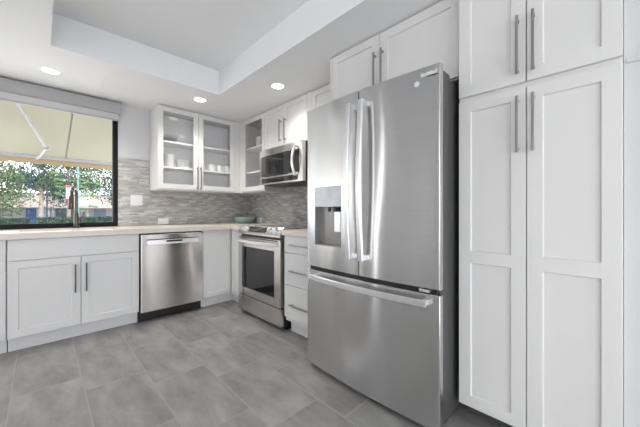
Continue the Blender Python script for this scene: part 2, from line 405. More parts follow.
# window wall (opening for the window)
WX0, WX1, WZ0, WZ1 = -4.0, -1.593, .914, 2.20
bm = bmesh.new()
slab(bm, [XL-.1, WX0, WX1, .12], [0, WZ0, WZ1, CEIL], lambda i, j: not (i == 1 and j == 1), 0, .12, lambda u, v, w: (u, w, v))
wall_front = struct(obj('wall_front', bm, 'wall_shaded'))
obj('tile_backsplash', B((-1.591, -.012, -.011, -.0005, .9125, 1.305), (-1.591, -1.293, -.011, -.0005, 1.305, 1.668)), 'mosaic', wall_front)
wall_right = struct(obj('wall_right', B((.0, .12, YB, 0, 0, CEIL)), 'wall'))
obj('tile_backsplash', B((-.011, -.0005, -2.26, -.0005, .9125, 1.312), (-.011, -.0005, -1.66, -.912, 1.312, 1.372)), 'mosaic', wall_right)
# return of the wall beyond the pantry, with a thin strip added for a line of reflected light
trim = struct(obj('trim_1', B((-.62, -.001, YB+.03, -3.793, 0, CEIL-.001)), 'wall_shaded'))
obj('light_line', B((-.628, -.6195, YB+.04, -3.80, 1.632, 1.650), bev=.003), 'wall_shaded', trim)
# left wall: added door opening and streak slit; back wall: added opening (all unseen, for light)
bm = bmesh.new()
slab(bm, [YB-.1, -6.3, -4.4, -.90, -.62, 0], [0, .02, 2.1, CEIL], lambda i, j: not (i == 1 and j < 2) and not (i == 3 and j == 1), XL-.1, XL, lambda u, v, w: (w, u, v))  # narrow slit added to show as a bright streak in the refrigerator
struct(obj('wall_left', bm, 'wall'))
bm = bmesh.new()
slab(bm, [XL, -4.2, -.75, 0], [0, 2.14, CEIL], lambda i, j: not (i == 1 and j == 0), YB-.1, YB, lambda u, v, w: (u, w, v))
struct(obj('wall_back', bm, 'wall'))
d1 = struct(obj('unseen_door_1', B((XL-.08, XL-.03, -6.299, -6.23, .001, 2.099), (XL-.08, XL-.03, -4.47, -4.401, .001, 2.099), (XL-.08, XL-.03, -5.40, -5.30, .001, 2.099), (XL-.08, XL-.03, -6.23, -4.47, 2.03, 2.099), (XL-.08, XL-.03, -6.23, -4.47, .001, .06)), 'frame'))  # frame of the unseen door added to let daylight in
struct(obj('trim_2', B((-4.29, -4.2, YB, YB+.02, .001, 2.22), (-.75, -.66, YB, YB+.02, .001, 2.22), (-4.2, -.75, YB, YB+.02, 2.14, 2.22)), 'cab'))
# kitchen window: black frame and its pane
w1 = struct(obj('window_1', B((WX0+.001, WX0+.04, -.004, .06, WZ0+.001, WZ1-.001), (WX1-.043, WX1-.001, -.004, .06, WZ0+.001, WZ1-.001),
    (WX0+.04, WX1-.043, -.004, .06, WZ0+.001, WZ0+.046), (WX0+.04, WX1-.043, -.004, .06, WZ1-.04, WZ1-.001)), 'frame'))
obj('glass_pane', B((WX0+.038, WX1-.041, .028, .034, WZ0+.044, WZ1-.038)), 'winglass', w1)

# ================================================================== BASE RUN UNDER THE WINDOW
DB = .598      # carcass depth, fronts to .615
def base_unit(name, label, P, a0, a1, hollow=False, kick=.545, dtop=.863, dface=DB):
    t = thing(name, label, 'cabinet', P((a0+a1)/2, dface/2, 0))
    obj('carcass', RB(P, (a0, a0+.018, .004, dface, .112, dtop), (a1-.018, a1, .004, dface, .112, dtop), (a0+.018, a1-.018, .004, dface, .112, .13), (a0+.018, a1-.018, .004, .012, .13, dtop), (a0+.018, a1-.018, dface-.02, dface, .68, dtop)) if hollow else RB(P, (a0, a1, .004, dface, .112, dtop)), 'cab', t)
    obj('toe_kick', RB(P, (a0+.001, a1-.001, kick-.016, kick, .001, .1115)), 'cab', t)
    return t
t = base_unit('sink_base_cabinet', 'wide white shaker cabinet under the sink and window, plain panel above two doors', PW, -2.380, -1.524, True)
obj('false_drawer_front', RB(PW, (-2.377, -1.526, DB+.0005, .615, .702, .860), bev=.002), 'cab', t)
door(t, PW, -2.377, -1.9545, .117, .697, DB+.0005, .615, (-1.990, .40, .635), pm='darkpull')
door(t, PW, -1.9505, -1.526, .117, .697, DB+.0005, .615, (-1.918, .40, .64), pm='darkpull')
t = base_unit('base_cabinet', 'white base cabinet cut off by the left picture edge, beside the sink cabinet', PW, -4.30, -2.384)
door(t, PW, -2.84, -2.388, .117, .860, DB+.0005, .611, (-2.80, .60, .84))
door(t, PW, -3.296, -2.844, .117, .860, DB+.0005, .611)
door(t, PW, -3.80, -3.30, .117, .860, DB+.0005, .611)
door(t, PW, -4.296, -3.804, .117, .860, DB+.0005, .611)
# corner cabinet: two narrow doors meeting in the inner corner
t = thing('corner_base_cabinet', 'white corner cabinet with two narrow plain doors between dishwasher and range', 'cabinet', (-.3, -.3, 0))
bm = bmesh.new()
slab(bm, [-.915, -.565, -.004], [-.938, -.598, -.004], lambda i, j: not (i == 0 and j == 0), .112, .863, lambda u, v, w: (u, v, w))
obj('carcass', bm, 'cab', t)
bm = B((-.914, -.512, -.545, -.529, .001, .1115), (-.528, -.512, -.938, -.545, .001, .1115)); obj('toe_kick', bm, 'cab', t)
door(t, PW, -.913, -.588, .117, .860, .5985, .615, st=.05)
door(t, PR, .620, .936, .117, .860, .5655, .582, st=.05)

# dishwasher
t = thing('dishwasher', 'stainless steel dishwasher built in to the right of the sink cabinet', 'dishwasher', (-1.218, -.3, 0))
obj('tub', B((-1.519, -.917, -.60, -.01, .105, .862)), 'black', t)
obj('kick_plate', B((-1.519, -.917, -.56, -.545, .001, .104)), 'black', t)
dd = obj('door', B((-1.515, -.921, -.645, -.601, .106, .852), bev=.006), 'steel_warm', t)
hb = obj('handle', B((-1.466, -.982, -.672, -.660, .752, .797), (-1.455, -1.435, -.6605, -.645, .757, .792), (-1.013, -.993, -.6605, -.645, .757, .792), bev=.002), 'bright', dd)
obj('handle_inlay', B((-1.300, -1.150, -.6735, -.6722, .772, .790)), 'black', hb)
obj('handle_shade_strip', B((-1.470, -.978, -.6465, -.6452, .798, .806)), 'black', dd)  # thin black strip painted as the shade above the handle

# drawer unit between range and refrigerator
t = thing('drawer_base_cabinet', 'white three drawer cabinet between the range and the refrigerator', 'cabinet', (-.29, -1.99, 0))
obj('carcass', RB(PR, (1.728, 2.262, .004, .626, .112, .863)), 'cab', t)
obj('toe_kick', RB(PR, (1.735, 2.261, .556, .572, .001, .1115)), 'cab', t)
for z0, z1, hz in ((.718, .862, .786), (.436, .714, .564), (.148, .432, .274)):
    dr = obj('drawer', RB(PR, (1.730, 2.259, .6265, .645, z0, z1), bev=.002), 'cab', t)
    obj('handle', bar_pull_h(PR, 1.83, 2.15, .645, hz), 'handle', dr)

# countertops
bm = bmesh.new()
sx0, sx1, sy0, sy1 = -2.325, -1.640, -.455, -.105
xs = [-4.33, sx0, sx1, -.607, -.013]; ys = [-.940, -.640, sy0, sy1, -.0125]
slab(bm, xs, ys, lambda i, j: not (i == 1 and j == 2) and not (i < 3 and j == 0), .8655, .912, lambda u, v, w: (u, v, w))
tag(obj('countertop', bm, 'counter', loc=(-1.5, -.3, .8655)), 'long cream L-shaped countertop running under the window and into the corner', 'countertop')
tag(obj('countertop', B((-.662, -.013, -2.262, -1.708, .8655, .912), bev=.003), 'counter', loc=(-.3, -1.99, .8655)), 'short cream countertop on the drawer cabinet between range and refrigerator', 'countertop')
# sink
t = thing('kitchen_sink', 'pale undermount sink sunk in the countertop below the window', 'sink', (-1.98, -.28, .70))
bm = bmesh.new()
slab(bm, [sx0-.02, sx0+.004, sx1-.004, sx1+.02], [sy0-.02, sy0+.004, sy1-.004, sy1+.02], lambda i, j: not (i == 1 and j == 1), .68, .8645, lambda u, v, w: (u, v, w))
box(bm, sx0-.02, sx1+.02, sy0-.02, sy1+.02, .668, .6798)
obj('basin', bm, 'sink', t)
bm = bmesh.new(); lathe(bm, (-1.98, -.28, .6805), [(0, .004), (.03, .004), (.042, .002), (.044, 0)], 24); obj('drain', bm, 'handle', t, True)
# faucet
t = thing('kitchen_faucet', 'tall dark bronze pull-down faucet behind the sink', 'faucet', (-1.945, -.062, .912))
fx, fy = -1.945, -.062
bm = bmesh.new(); lathe(bm, (fx, fy, .9125), [(0, 0), (.030, 0), (.030, .008), (.024, .014), (.021, .03), (.0205, .13), (.016, .15), (.0155, .155), (0, .155)], 24); obj('base', bm, 'bronze', t, True)
bm = bmesh.new()
pts = [(fx, fy, 1.06)]+[(fx-.016*(1-math.cos(a))*1.3, fy-.055*(1-math.cos(a)), 1.245+.052*math.sin(a)) for a in [math.pi*k/14 for k in range(15)]]+[(fx-.042, fy-.112, 1.22)]
tube(bm, pts, [.0135]*len(pts), 14); obj('spout', bm, 'bronze', t, True)
bm = bmesh.new(); tube(bm, [(fx-.042, fy-.112, 1.225), (fx-.044, fy-.114, 1.20), (fx-.047, fy-.118, 1.13), (fx-.049, fy-.121, 1.10), (fx-.049, fy-.121, 1.095)], [.016, .021, .023, .024, .019], 16); obj('spray_head', bm, 'bronze', t, True)
bm = bmesh.new(); tube(bm, [(fx+.018, fy, 1.0), (fx+.040, fy-.01, 1.004), (fx+.052, fy-.02, 1.03), (fx+.060, fy-.03, 1.075)], [.009, .008, .007, .006], 10); obj('lever', bm, 'bronze', t, True)

# ================================================================== RANGE
t = thing('range', 'stainless slide-in range with black oven window and front knobs', 'range', (-.33, -1.323, 0))
RY0, RY1 = -.945, -1.702
obj('body', B((-.628, -.02, RY1, RY0, .035, .904)), 'black', t)
obj('toe_base', B((-.60, -.05, RY1+.01, RY0-.01, .001, .0345)), 'black', t)
ck = obj('cooktop', B((-.612, -.016, RY1-.001, RY0+.001, .905, .9175), bev=.003), 'blackglass', t)
for x, y, r in ((-.20, -1.12, .09), (-.20, -1.52, .075), (-.45, -1.12, .075), (-.45, -1.52, .10)):
    bm = bmesh.new(); lathe(bm, (x, y, .9176), [(r-.004, 0), (r-.004, .0004), (r, .0004), (r, 0)], 32); obj('burner_ring', bm, 'grey', ck)
# sloped control panel
bm = bmesh.new()
prof = [(-.612, .930), (-.626, .932), (-.682, .858), (-.682, .842), (-.629, .838), (-.612, .838)]
r0 = [bm.verts.new((x, RY0, z)) for x, z in prof]; r1 = [bm.verts.new((x, RY1, z)) for x, z in prof]
for k in range(6): bm.faces.new([r0[k], r0[(k+1) % 6], r1[(k+1) % 6], r1[k]])
bm.faces.new(r0[::-1]); bm.faces.new(r1)
bmesh.ops.bevel(bm, geom=bm.edges[:], offset=.002, segments=2, affect='EDGES')
cp = obj('control_panel', bm, 'steel_warm', t)
nrm = Vector((-.074, 0, .056)).normalized(); tz = Vector((.056, 0, .074)).normalized()
mid = Vector((-.654, 0, .895))
def panel_pt(y, s, n_): return tuple(mid+tz*s+nrm*n_+Vector((0, y, 0)))
bm = bmesh.new()
q = [bm.verts.new(panel_pt(y, s, n_)) for n_ in (.0003, .0018) for y, s in ((-1.145, -.030), (-1.46, -.030), (-1.46, .030), (-1.145, .030))]
for f in ((0, 1, 2, 3), (4, 5, 6, 7), (0, 1, 5, 4), (1, 2, 6, 5), (2, 3, 7, 6), (3, 0, 4, 7)): bm.faces.new([q[i] for i in f])
obj('display', bm, 'blackglass', cp)
rotk = Vector((0, 0, 1)).rotation_difference(nrm).to_matrix()
for y in (-1.005, -1.085, -1.53, -1.615):
    bm = bmesh.new(); lathe(bm, (0, 0, 0), [(.031, .0005), (.031, .004), (.026, .006), (.0245, .026), (.022, .029), (0, .029)], 28)
    box(bm, -.004, .004, -.022, .022, .0285, .033)
    for v in bm.verts: v.co = rotk @ v.co + Vector(panel_pt(y, 0, .0005))
    obj('knob', bm, 'bright', cp, True)
# oven door
bm = bmesh.new()
slab(bm, [RY1+.003, -1.605, -1.025, RY0-.003], [.207, .285, .712, .815], lambda i, j: not (i == 1 and j == 1), -.629, -.666, lambda u, v, w: (w, u, v))
od = obj('oven_door', bm, 'steel_warm', t)
obj('oven_window', B((-.660, -.630, -1.6045, -1.0255, .2855, .7115)), 'ovenglass', od)
obj('vent_strip', B((-.668, -.6662, -1.66, -.99, .800, .811)), 'black', od)
bm = bmesh.new()
n_ = 16; ys_ = [-.962-(1.69-.962)*k/n_ for k in range(n_+1)]
sweep_rect(bm, [(-.700-.022*math.sin(math.pi*k/n_), ys_[k], .775) for k in range(n_+1)], (0, 0, 1), .013, .009)
for y in (-.975, -1.677): box(bm, -.702, -.6665, y-.012, y+.012, .765, .785)
obj('handle', bm, 'bright', od, True)
obj('warming_drawer', B((-.666, -.629, RY1+.003, RY0-.003, .040, .196), bev=.003), 'steel_warm', t)

# ================================================================== WALL CABINETS
def open_carcass(P, a0, a1, d, z0, z1, th=.018):
    return RB(P, (a0, a0+th, .002, d, z0, z1), (a1-th, a1, .002, d, z0, z1), (a0+th, a1-th, .002, .010, z0, z1), (a0+th, a1-th, .010, d, z0, z0+th), (a0+th, a1-th, .010, d, z1-th, z1))
UZ0, UZ1 = 1.315, 2.246
t = thing('glass_wall_cabinet', 'white two-door glass-front wall cabinet to the right of the window', 'cabinet', (-.8, -.16, UZ0))
obj('carcass', open_carcass(PW, -1.289, -.302, .304, UZ0, UZ1), 'cab', t)
obj('back_panel', RB(PW, (-1.2705, -.3205, .0105, .014, UZ0+.0185, UZ1-.0185)), 'cabin', t)
for z in (1.583, 1.872): obj('shelf', RB(PW, (-1.270, -.321, .0145, .270, z-.018, z)), 'cabin', t)
obj('centre_stile', RB(PW, (-.866, -.828, .286, .3035, UZ0+.018, UZ1-.018)), 'cab', t)
door(t, PW, -1.287, -.8495, UZ0+.015, UZ1-.006, .3045, .3225, (-.866, 1.335, 1.602), .056, True)
door(t, PW, -.8455, -.385, UZ0+.015, UZ1-.006, .3045, .3225, (-.826, 1.335, 1.602), .056, True)
obj('corner_filler', RB(PW, (-.383, -.302, .3045, .320, UZ0, UZ1)), 'cab', t)
t = thing('glass_wall_cabinet', 'white single-door glass-front wall cabinet in the corner beside the microwave', 'cabinet', (-.15, -.6, UZ0))
obj('carcass', open_carcass(PR, .324, .908, .291, UZ0, UZ1), 'cab', t)
obj('back_panel', RB(PR, (.3425, .8895, .0105, .014, UZ0+.0185, UZ1-.0185)), 'cabin', t)
for z in (1.583, 1.895): obj('shelf', RB(PR, (.343, .889, .0145, .262, z-.018, z)), 'cabin', t)
door(t, PR, .405, .906, UZ0+.015, UZ1-.006, .2915, .310, None, .054, True)
obj('corner_filler', RB(PR, (.324, .403, .2915, .3085, UZ0, UZ1)), 'cab', t)
t = thing('wall_cabinet', 'short white two-door cabinet mounted above the microwave', 'cabinet', (-.15, -1.28, 1.77))
obj('carcass', RB(PR, (.910, 1.656, .002, .291, 1.768, UZ1)), 'cab', t)
door(t, PR, .912, 1.2805, 1.772, UZ1-.006, .2915, .310, (1.232, 1.835, 2.075), .05)
door(t, PR, 1.2845, 1.654, 1.772, UZ1-.006, .2915, .310, (1.318, 1.835, 2.075), .05)
t = thing('wall_cabinet', 'tall white wall cabinet between microwave and refrigerator, over the drawers', 'cabinet', (-.15, -1.95, UZ0))
obj('carcass', RB(PR, (1.720, 2.248, .002, .291, UZ0, UZ1)), 'cab', t)
obj('scribe_filler', RB(PR, (1.658, 1.7195, .280, .3085, 1.772, UZ1)), 'cab', t)
door(t, PR, 1.722, 2.246, UZ0+.003, UZ1-.006, .2915, .310, None, .055)

# microwave
t = thing('microwave', 'stainless over-the-range microwave with black door glass and bowed handle', 'microwave', (-.2, -1.33, 1.37))
MY0, MY1, MF = -.955, -1.695, -.40
obj('body', B((-.362, -.014, MY1, MY0, 1.374, 1.762)), 'black', t)
md = bmesh.new()
slab(md, [MY1, -1.688, -1.52, -1.475, -1.045, MY0], [1.372, 1.455, 1.690, 1.762], lambda i, j: not (j == 1 and i == 3), -.3625, MF, lambda u, v, w: (w, u, v))
mdo = obj('door', md, 'steel_warm', t)
obj('door_glass', B((MF-.003, MF+.02, -1.640, -.985, 1.462, 1.684)), 'blackglass', mdo)
obj('window_mesh', B((MF-.0042, MF-.0032, -1.455, -1.060, 1.482, 1.662)), 'ovenglass', mdo)
obj('control_strip', B((MF-.003, MF-.0002, -1.62, -.995, 1.388, 1.440)), 'blackglass', t)
bm = bmesh.new(); n_ = 14
sweep_rect(bm, [(MF-.022-.036*math.sin(math.pi*k/n_), -1.600, 1.43+.29*k/n_) for k in range(n_+1)], (0, 1, 0), .013, .007)
for z in (1.437, 1.713): box(bm, MF-.024, MF-.0005, -1.610, -1.590, z-.008, z+.008)
obj('handle', bm, 'bright', mdo, True)
obj('underside_vent', B((-.36, -.05, MY1+.03, MY0-.03, 1.366, 1.3735)), 'grey', t)

# ================================================================== REFRIGERATOR
FY0, FY1 = -2.266, -3.199; FC, FH = (FY0+FY1)/2, abs(FY1-FY0)/2
t = thing('refrigerator', 'large stainless french-door refrigerator with water dispenser and bottom freezer', 'refrigerator', (-.45, FC, 0))
def fx_(y): return -.853-.022*(1-((y-FC)/FH)**2)
def curved(y0, y1, z0, z1, back, hole=None, r=.006, er=(1, 1)):
    """curved door skin with rounded vertical edges; y0 > y1"""
    ys = []
    for k in range(7): ys.append(y0-r*(1-math.cos(math.pi/2*k/6)))
    for k in range(7): ys.append(y1+r*(1-math.cos(math.pi/2*k/6)))
    for k in range(1, 16): ys.append(y0+(y1-y0)*k/16)
    zs = [z0, z0+.003, z1-.003, z1]
    if hole: ys += [hole[0], hole[1]]; zs += [hole[2], hole[3]]
    ys = sorted(set(round(y, 5) for y in ys)); zs = sorted(set(zs))
    def P(u, v, w):
        if w == 0: return (back, u, v)
        x = fx_(u)
        for e in (y0-u, u-y1):
            if e < r: x += r-math.sqrt(max(0, r*r-(r-e)**2))
        if v == z0 or v == z1: x += .003
        return (x, u, v)
    bm = bmesh.new()
    def mask(i, j):
        if not hole: return True
        yc, zc = (ys[i]+ys[i+1])/2, (zs[j]+zs[j+1])/2
        return not (hole[1] < yc < hole[0] and hole[2] < zc < hole[3])
    slab(bm, ys, zs, mask, 0, 1, P)
    return bm
obj('case', B((-.811, -.02, FY1+.012, FY0-.012, .035, 1.745), bev=.004), 'grey', t)
obj('front_grille', B((-.80, -.10, FY1+.03, FY0-.03, .002, .0345)), 'black', t)
GAP = -2.7345
HOLE = (-2.357, -2.600, .852, 1.236)
ld = obj('left_door', curved(FY0, GAP+.003, .703, 1.780, -.818, HOLE), 'steel', t, True)
rd = obj('right_door', curved(GAP-.003, FY1, .703, 1.780, -.818), 'steel', t, True)
fd = obj('freezer_drawer', curved(FY0, FY1, .030, .678, -.818), 'steel', t, True)
obj('door_gasket', B((-.840, -.812, FY1+.02, FY0-.02, .679, .702)), 'black', t)
obj('door_gasket', B((-.850, -.812, GAP-.0028, GAP+.0028, .703, 1.775)), 'black', t)
for y in (FY1+.045, FY0-.045): obj('hinge_cover', B((-.835, -.70, y-.03, y+.03, 1.7455, 1.772), bev=.004), 'grey', t)
obj('hinge_pin', B((-.862, -.835, FY1+.05, FY1+.10, .685, .699), bev=.002), 'bright', t)
# dispenser
pz = 1.106
ds = obj('dispenser_panel', B((-.868, -.822, -2.5995, -2.3575, pz, 1.2355), bev=.002), 'disp', ld)
bm = B((-.8215, -.8185, -2.5995, -2.3575, .8525, pz-.001), (-.866, -.8215, -2.362, -2.3575, .8525, pz-.001), (-.866, -.8215, -2.5995, -2.595, .8525, pz-.001), (-.868, -.8215, -2.595, -2.362, .8525, .862))
obj('dispenser_recess', bm, 'cavity', ld)
obj('ice_paddle', B((-.850, -.832, -2.575, -2.520, .945, 1.075), bev=.004), 'bright', ld)
bm = bmesh.new(); lathe(bm, (-.845, -2.475, 1.075), [(0, 0), (.010, 0), (.012, .03), (0, .03)], 16); obj('water_nozzle', bm, 'black', ld, True)
bm = bmesh.new(); lathe(bm, (-.845, -2.548, 1.078), [(0, 0), (.016, 0), (.02, .027), (0, .027)], 16); obj('ice_chute', bm, 'black', ld, True)
# handles
def v_handle(y, par):
    bm = bmesh.new(); n_ = 18
    sweep_rect(bm, [(fx_(y)-.036-.024*math.sin(math.pi*k/n_), y, .800+.905*k/n_) for k in range(n_+1)], (0, 1, 0), .0165, .0085)
    for z in (.815, 1.690): box(bm, fx_(y)-.038, fx_(y)-.0002, y-.012, y+.012, z-.013, z+.013)
    obj('handle', bm, 'bright', par, True)
v_handle(-2.690, ld); v_handle(-2.780, rd)
bm = bmesh.new(); n_ = 24
ya, yb = -2.345, -3.150
sweep_rect(bm, [(fx_(ya+(yb-ya)*k/n_)-.040-.012*math.sin(math.pi*k/n_), ya+(yb-ya)*k/n_, .640) for k in range(n_+1)], (0, 0, 1), .0165, .0085)
for y in (ya-.015, yb+.015): box(bm, fx_(y)-.042, fx_(y)-.0002, y-.012, y+.012, .628, .652)
obj('handle', bm, 'bright', fd, True)
# round seal and the small raised lettering-like strip near the top corner
bm = bmesh.new(); lathe(bm, (fx_(-3.088)-.0012, -3.088, 1.706), [(0, 0), (.0135, 0), (.0135, .0015), (0, .0015)], 24, 'X'); obj('round_seal', bm, 'badge', rd)
bm = bmesh.new(); random.seed(3); y = -3.108
while y > -3.186:
    w = random.uniform(.004, .009); hh = random.uniform(.012, .022)
    box(bm, fx_(y)-.0022, fx_(y)+.004, y-w, y, 1.733, 1.733+hh); y -= w+.0022
obj('raised_mark', bm, 'badge', rd)
obj('mark_underline', B((-.8585, -.852, -3.189, -3.106, 1.728, 1.7315)), 'black', rd)

# cabinet over the refrigerator
t = thing('overhead_cabinet', 'white two-door cabinet up at the ceiling above the refrigerator', 'cabinet', (-.3, -2.73, 1.82))
obj('carcass', RB(PR, (2.252, 3.212, .002, .590, 1.788, UZ1)), 'cab', t)
obj('corner_stile', RB(PR, (2.252, 2.276, .5905, .6075, 1.792, UZ1-.004)), 'cab', t)
door(t, PR, 2.278, 2.6995, 1.794, UZ1-.006, .5905, .6085, (2.672, 1.86, 2.115))
door(t, PR, 2.7035, 3.206, 1.794, UZ1-.006, .5905, .6085, (2.728, 1.86, 2.125))

# ================================================================== PANTRY
t = thing('pantry_cabinet', 'tall white four-door pantry cabinet to the right of the refrigerator', 'cabinet', (-.33, -3.5, 0))
obj('carcass', RB(PR, (3.2145, 3.791, .004, .652, .105, UZ1)), 'cab', t)
obj('toe_kick', RB(PR, (3.216, 3.79, .520, .536, .001, .1045)), 'grey', t)  # dark grey puts the shade under the pantry into the colour
for z0, z1, h0, h1 in ((.107, 1.628, 1.336, 1.585), (1.650, UZ1-.004, 1.680, 1.938)):
    door(t, PR, 3.217, 3.4975, z0, z1, .6525, .670, (3.470, h0, h1), .055, mid=(.822, .880) if z0 < 1 else None)
    door(t, PR, 3.5015, 3.790, z0, z1, .6525, .670, (3.527, h0, h1), .055, mid=(.822, .880) if z0 < 1 else None)

# ================================================================== SMALL THINGS
# recessed lights
LP = [(-2.14, -.493, 'recessed ceiling light nearest the window blind'), (-.997, -.741, 'recessed ceiling light in front of the two-door glass cabinet'),
      (-.607, -1.575, 'recessed ceiling light in front of the microwave')]
for x, y, lab in LP:
    E_ = {-2.14: 36, -.997: 30, -.607: 16}[x]
    t = thing('recessed_light', lab, 'ceiling light', (x, y, CEIL), 'recessed lights in the soffit')
    bm = bmesh.new(); lathe(bm, (x, y, CEIL-.0045), [(.055, .0005), (.058, 0), (.078, .002), (.082, .004)], 40); obj('trim_ring', bm, 'plate', t, True)
    bm = bmesh.new(); lathe(bm, (x, y, CEIL-.0042), [(0, 0), (.0545, 0), (.0545, .003), (0, .003)], 40); obj('lens', bm, 'lamp', t)
    light('lamp', 'SPOT', (0, 0, -.02), (0, 0, 0), E_, (1, .975, .94), parent=t, spot_size=R(145), spot_blend=.8, shadow_soft_size=.05)
for x, y in ((-3.3, -1.9), (-3.3, -3.6), (-2.6, -5.95), (-1.0, -5.95)):  # lamps added out of view to lift the room brightness
    t = thing('recessed_light', 'unseen recessed light added in the soffit to brighten the room', 'ceiling light', (x, y, CEIL), 'unseen recessed lights added for brightness')
    bm = bmesh.new(); lathe(bm, (x, y, CEIL-.0045), [(.055, .0005), (.058, 0), (.078, .002), (.082, .004)], 40); obj('trim_ring', bm, 'plate', t, True)
    bm = bmesh.new(); lathe(bm, (x, y, CEIL-.0042), [(0, 0), (.0545, 0), (.0545, .003), (0, .003)], 40); obj('lens', bm, 'lamp', t)
    light('lamp', 'SPOT', (0, 0, -.02), (0, 0, 0), 16, (1, .975, .94), parent=t, spot_size=R(145), spot_blend=.8, shadow_soft_size=.05)
# roller blind
t = thing('roller_blind', 'grey-white roller blind cassette drawn up at the window head', 'blind', (-2.27, -.05, 2.05))
bm = bmesh.new(); prof = [(-.004, 2.236), (-.085, 2.236), (-.092, 2.228), (-.092, 2.216), (-.086, 2.206), (-.078, 2.13), (-.060, 2.120), (-.004, 2.118)]
r0 = [bm.verts.new((-4.02, y, z)) for y, z in prof]; r1 = [bm.verts.new((-1.578, y, z)) for y, z in prof]
for k in range(8): bm.faces.new([r0[k], r0[(k+1) % 8], r1[(k+1) % 8], r1[k]])
bm.faces.new(r0[::-1]); bm.faces.new(r1); obj('cassette', bm, 'blind', t)
obj('shade_cloth', B((-3.99, -1.600, -.058, -.054, 2.062, 2.1175)), 'blindlow', t)
obj('hem_bar', B((-3.99, -1.600, -.064, -.050, 2.044, 2.0615), bev=.003), 'blind', t)

# wall plates
def plate(name, label, P, a0, a1, z0, z1, slots):
    t = thing(name, label, 'outlet' if 'outlet' in name else 'switch', P((a0+a1)/2, .012, z0))
    obj('cover_plate', RB(P, (a0, a1, .0115, .016, z0, z1), bev=.0015), 'plate', t)
    for s in slots: obj('rocker' if 'switch' in name else 'socket', RB(P, (s[0], s[1], .0161, .0185, s[2], s[3]), bev=.0008), 'plate', t)
plate('light_switch', 'white double switch plate on the tiles beside the window', PW, -1.479, -1.362, 1.142, 1.260, [(-1.462, -1.430, 1.168, 1.234), (-1.411, -1.379, 1.168, 1.234)])
plate('power_outlet', 'white sideways outlet on the tiles above the dishwasher', PW, -1.201, -1.087, .925, .994, [(-1.185, -1.150, .943, .976), (-1.138, -1.103, .943, .976)])
plate('power_outlet', 'white outlet low on the tiles in the corner behind the range', PR, .272, .385, .922, .994, [(.288, .323, .941, .974), (.334, .369, .941, .974)])

# teal bowl in the corner
bm = bmesh.new()
lathe(bm, (-.205, -.262, .9125), [(0, 0), (.075, 0), (.082, .006), (.118, .030), (.140, .062), (.146, .088), (.141, .089), (.134, .064), (.112, .036), (.078, .013), (0, .011)], 48)
tag(obj('bowl', bm, 'teal', smooth=True, loc=(-.205, -.262, .9125)), 'wide teal bowl on the countertop in the corner', 'bowl')

# dishes behind glass
def dish(name, prof, x, y, z, label, cat, m='china', group=None):
    bm = bmesh.new(); lathe(bm, (x, y, z), prof, 32)
    return tag(obj(name, bm, m, smooth=True, loc=(x, y, z)), label, cat, group)
S1, S2 = 1.5835, 1.8725
BOWLP = [(0, .002), (.028, 0), (.032, .004), (.050, .024), (.058, .046), (.055, .046), (.047, .026), (.028, .008), (0, .007)]
lab = ['lowest bowl of the white stack left on the middle shelf', 'second bowl from the bottom of the white stack on the middle shelf', 'third bowl from the bottom of the white stack on the middle shelf', 'fourth bowl from the bottom of the white stack on the middle shelf', 'fifth bowl from the bottom of the white stack on the middle shelf', 'topmost bowl of the white stack left on the middle shelf']
for k in range(6): dish('bowl', BOWLP, -1.125, -.165, S1+.0205*k, lab[k], 'bowl', group='stacked bowls in the two-door glass cabinet')
SQ = [(0, .003), (.040, 0), (.044, .004), (.066, .020), (.076, .034), (.073, .035), (.062, .023), (.040, .008), (0, .007)]
lab = ['lowest of the four wide dishes stacked beside the tall bowl stack', 'second lowest wide dish beside the tall bowl stack', 'third wide dish up beside the tall bowl stack', 'topmost wide dish beside the tall bowl stack']
for k in range(4): dish('serving_dish', SQ, -.972, -.160, S1+.0225*k, lab[k], 'dish', group='stacked wide dishes in the two-door glass cabinet')
MUG = [(0, .002), (.034, 0), (.038, .004), (.040, .088), (.0375, .089), (.035, .010), (0, .008)]
for x, lab in ((-.622, 'white mug nearest the centre stile on the middle shelf'), (-.515, 'middle one of three white mugs on the middle shelf'), (-.408, 'white mug nearest the corner on the middle shelf')):
    bm = bmesh.new(); lathe(bm, (x, -.165, S1), MUG, 28)
    mg = thing('mug', lab, 'mug', (x, -.165, S1), 'white mugs on the middle shelf')
    obj('cup', bm, 'china', mg, True)
    bm = bmesh.new(); tube(bm, [(x+.036*math.cos(-.8)+.024*math.sin(a)*math.cos(-.8), -.165+.036*math.sin(-.8)+.024*math.sin(a)*math.sin(-.8), S1+.046+.026*math.cos(a)) for a in [math.pi*k/8 for k in range(9)]], .0045, 8); obj('handle', bm, 'china', mg, True)
SHB = [(0, .003), (.05, 0), (.055, .004), (.080, .018), (.092, .040), (.089, .041), (.076, .022), (.05, .008), (0, .007)]
dish('bowl', [(r*1.05, h*2.1) for r, h in SHB], -1.13, -.16, S2, 'deep clear glass bowl at the left end of the top shelf', 'bowl', 'clear')
dish('bowl', SHB, -.60, -.16, S2, 'shallow clear glass bowl on the top shelf, right of the centre stile', 'bowl', 'clear')
S3 = 1.8955
lab = ['lowest bowl of the stack behind the corner glass door', 'second bowl up behind the corner glass door', 'third bowl up behind the corner glass door', 'topmost bowl behind the corner glass door']
for k in range(4): dish('bowl', [(r*1.35, h*1.1) for r, h in BOWLP], -.15, -.60, S3+.026*k, lab[k], 'bowl', group='stacked bowls in the corner glass cabinet')

# ================================================================== OUTSIDE THE WINDOW
GZ = -.8
tag(obj('ground', B((-60, 60, .13, 120, GZ-.2, GZ)), 'ground'), kind='structure')
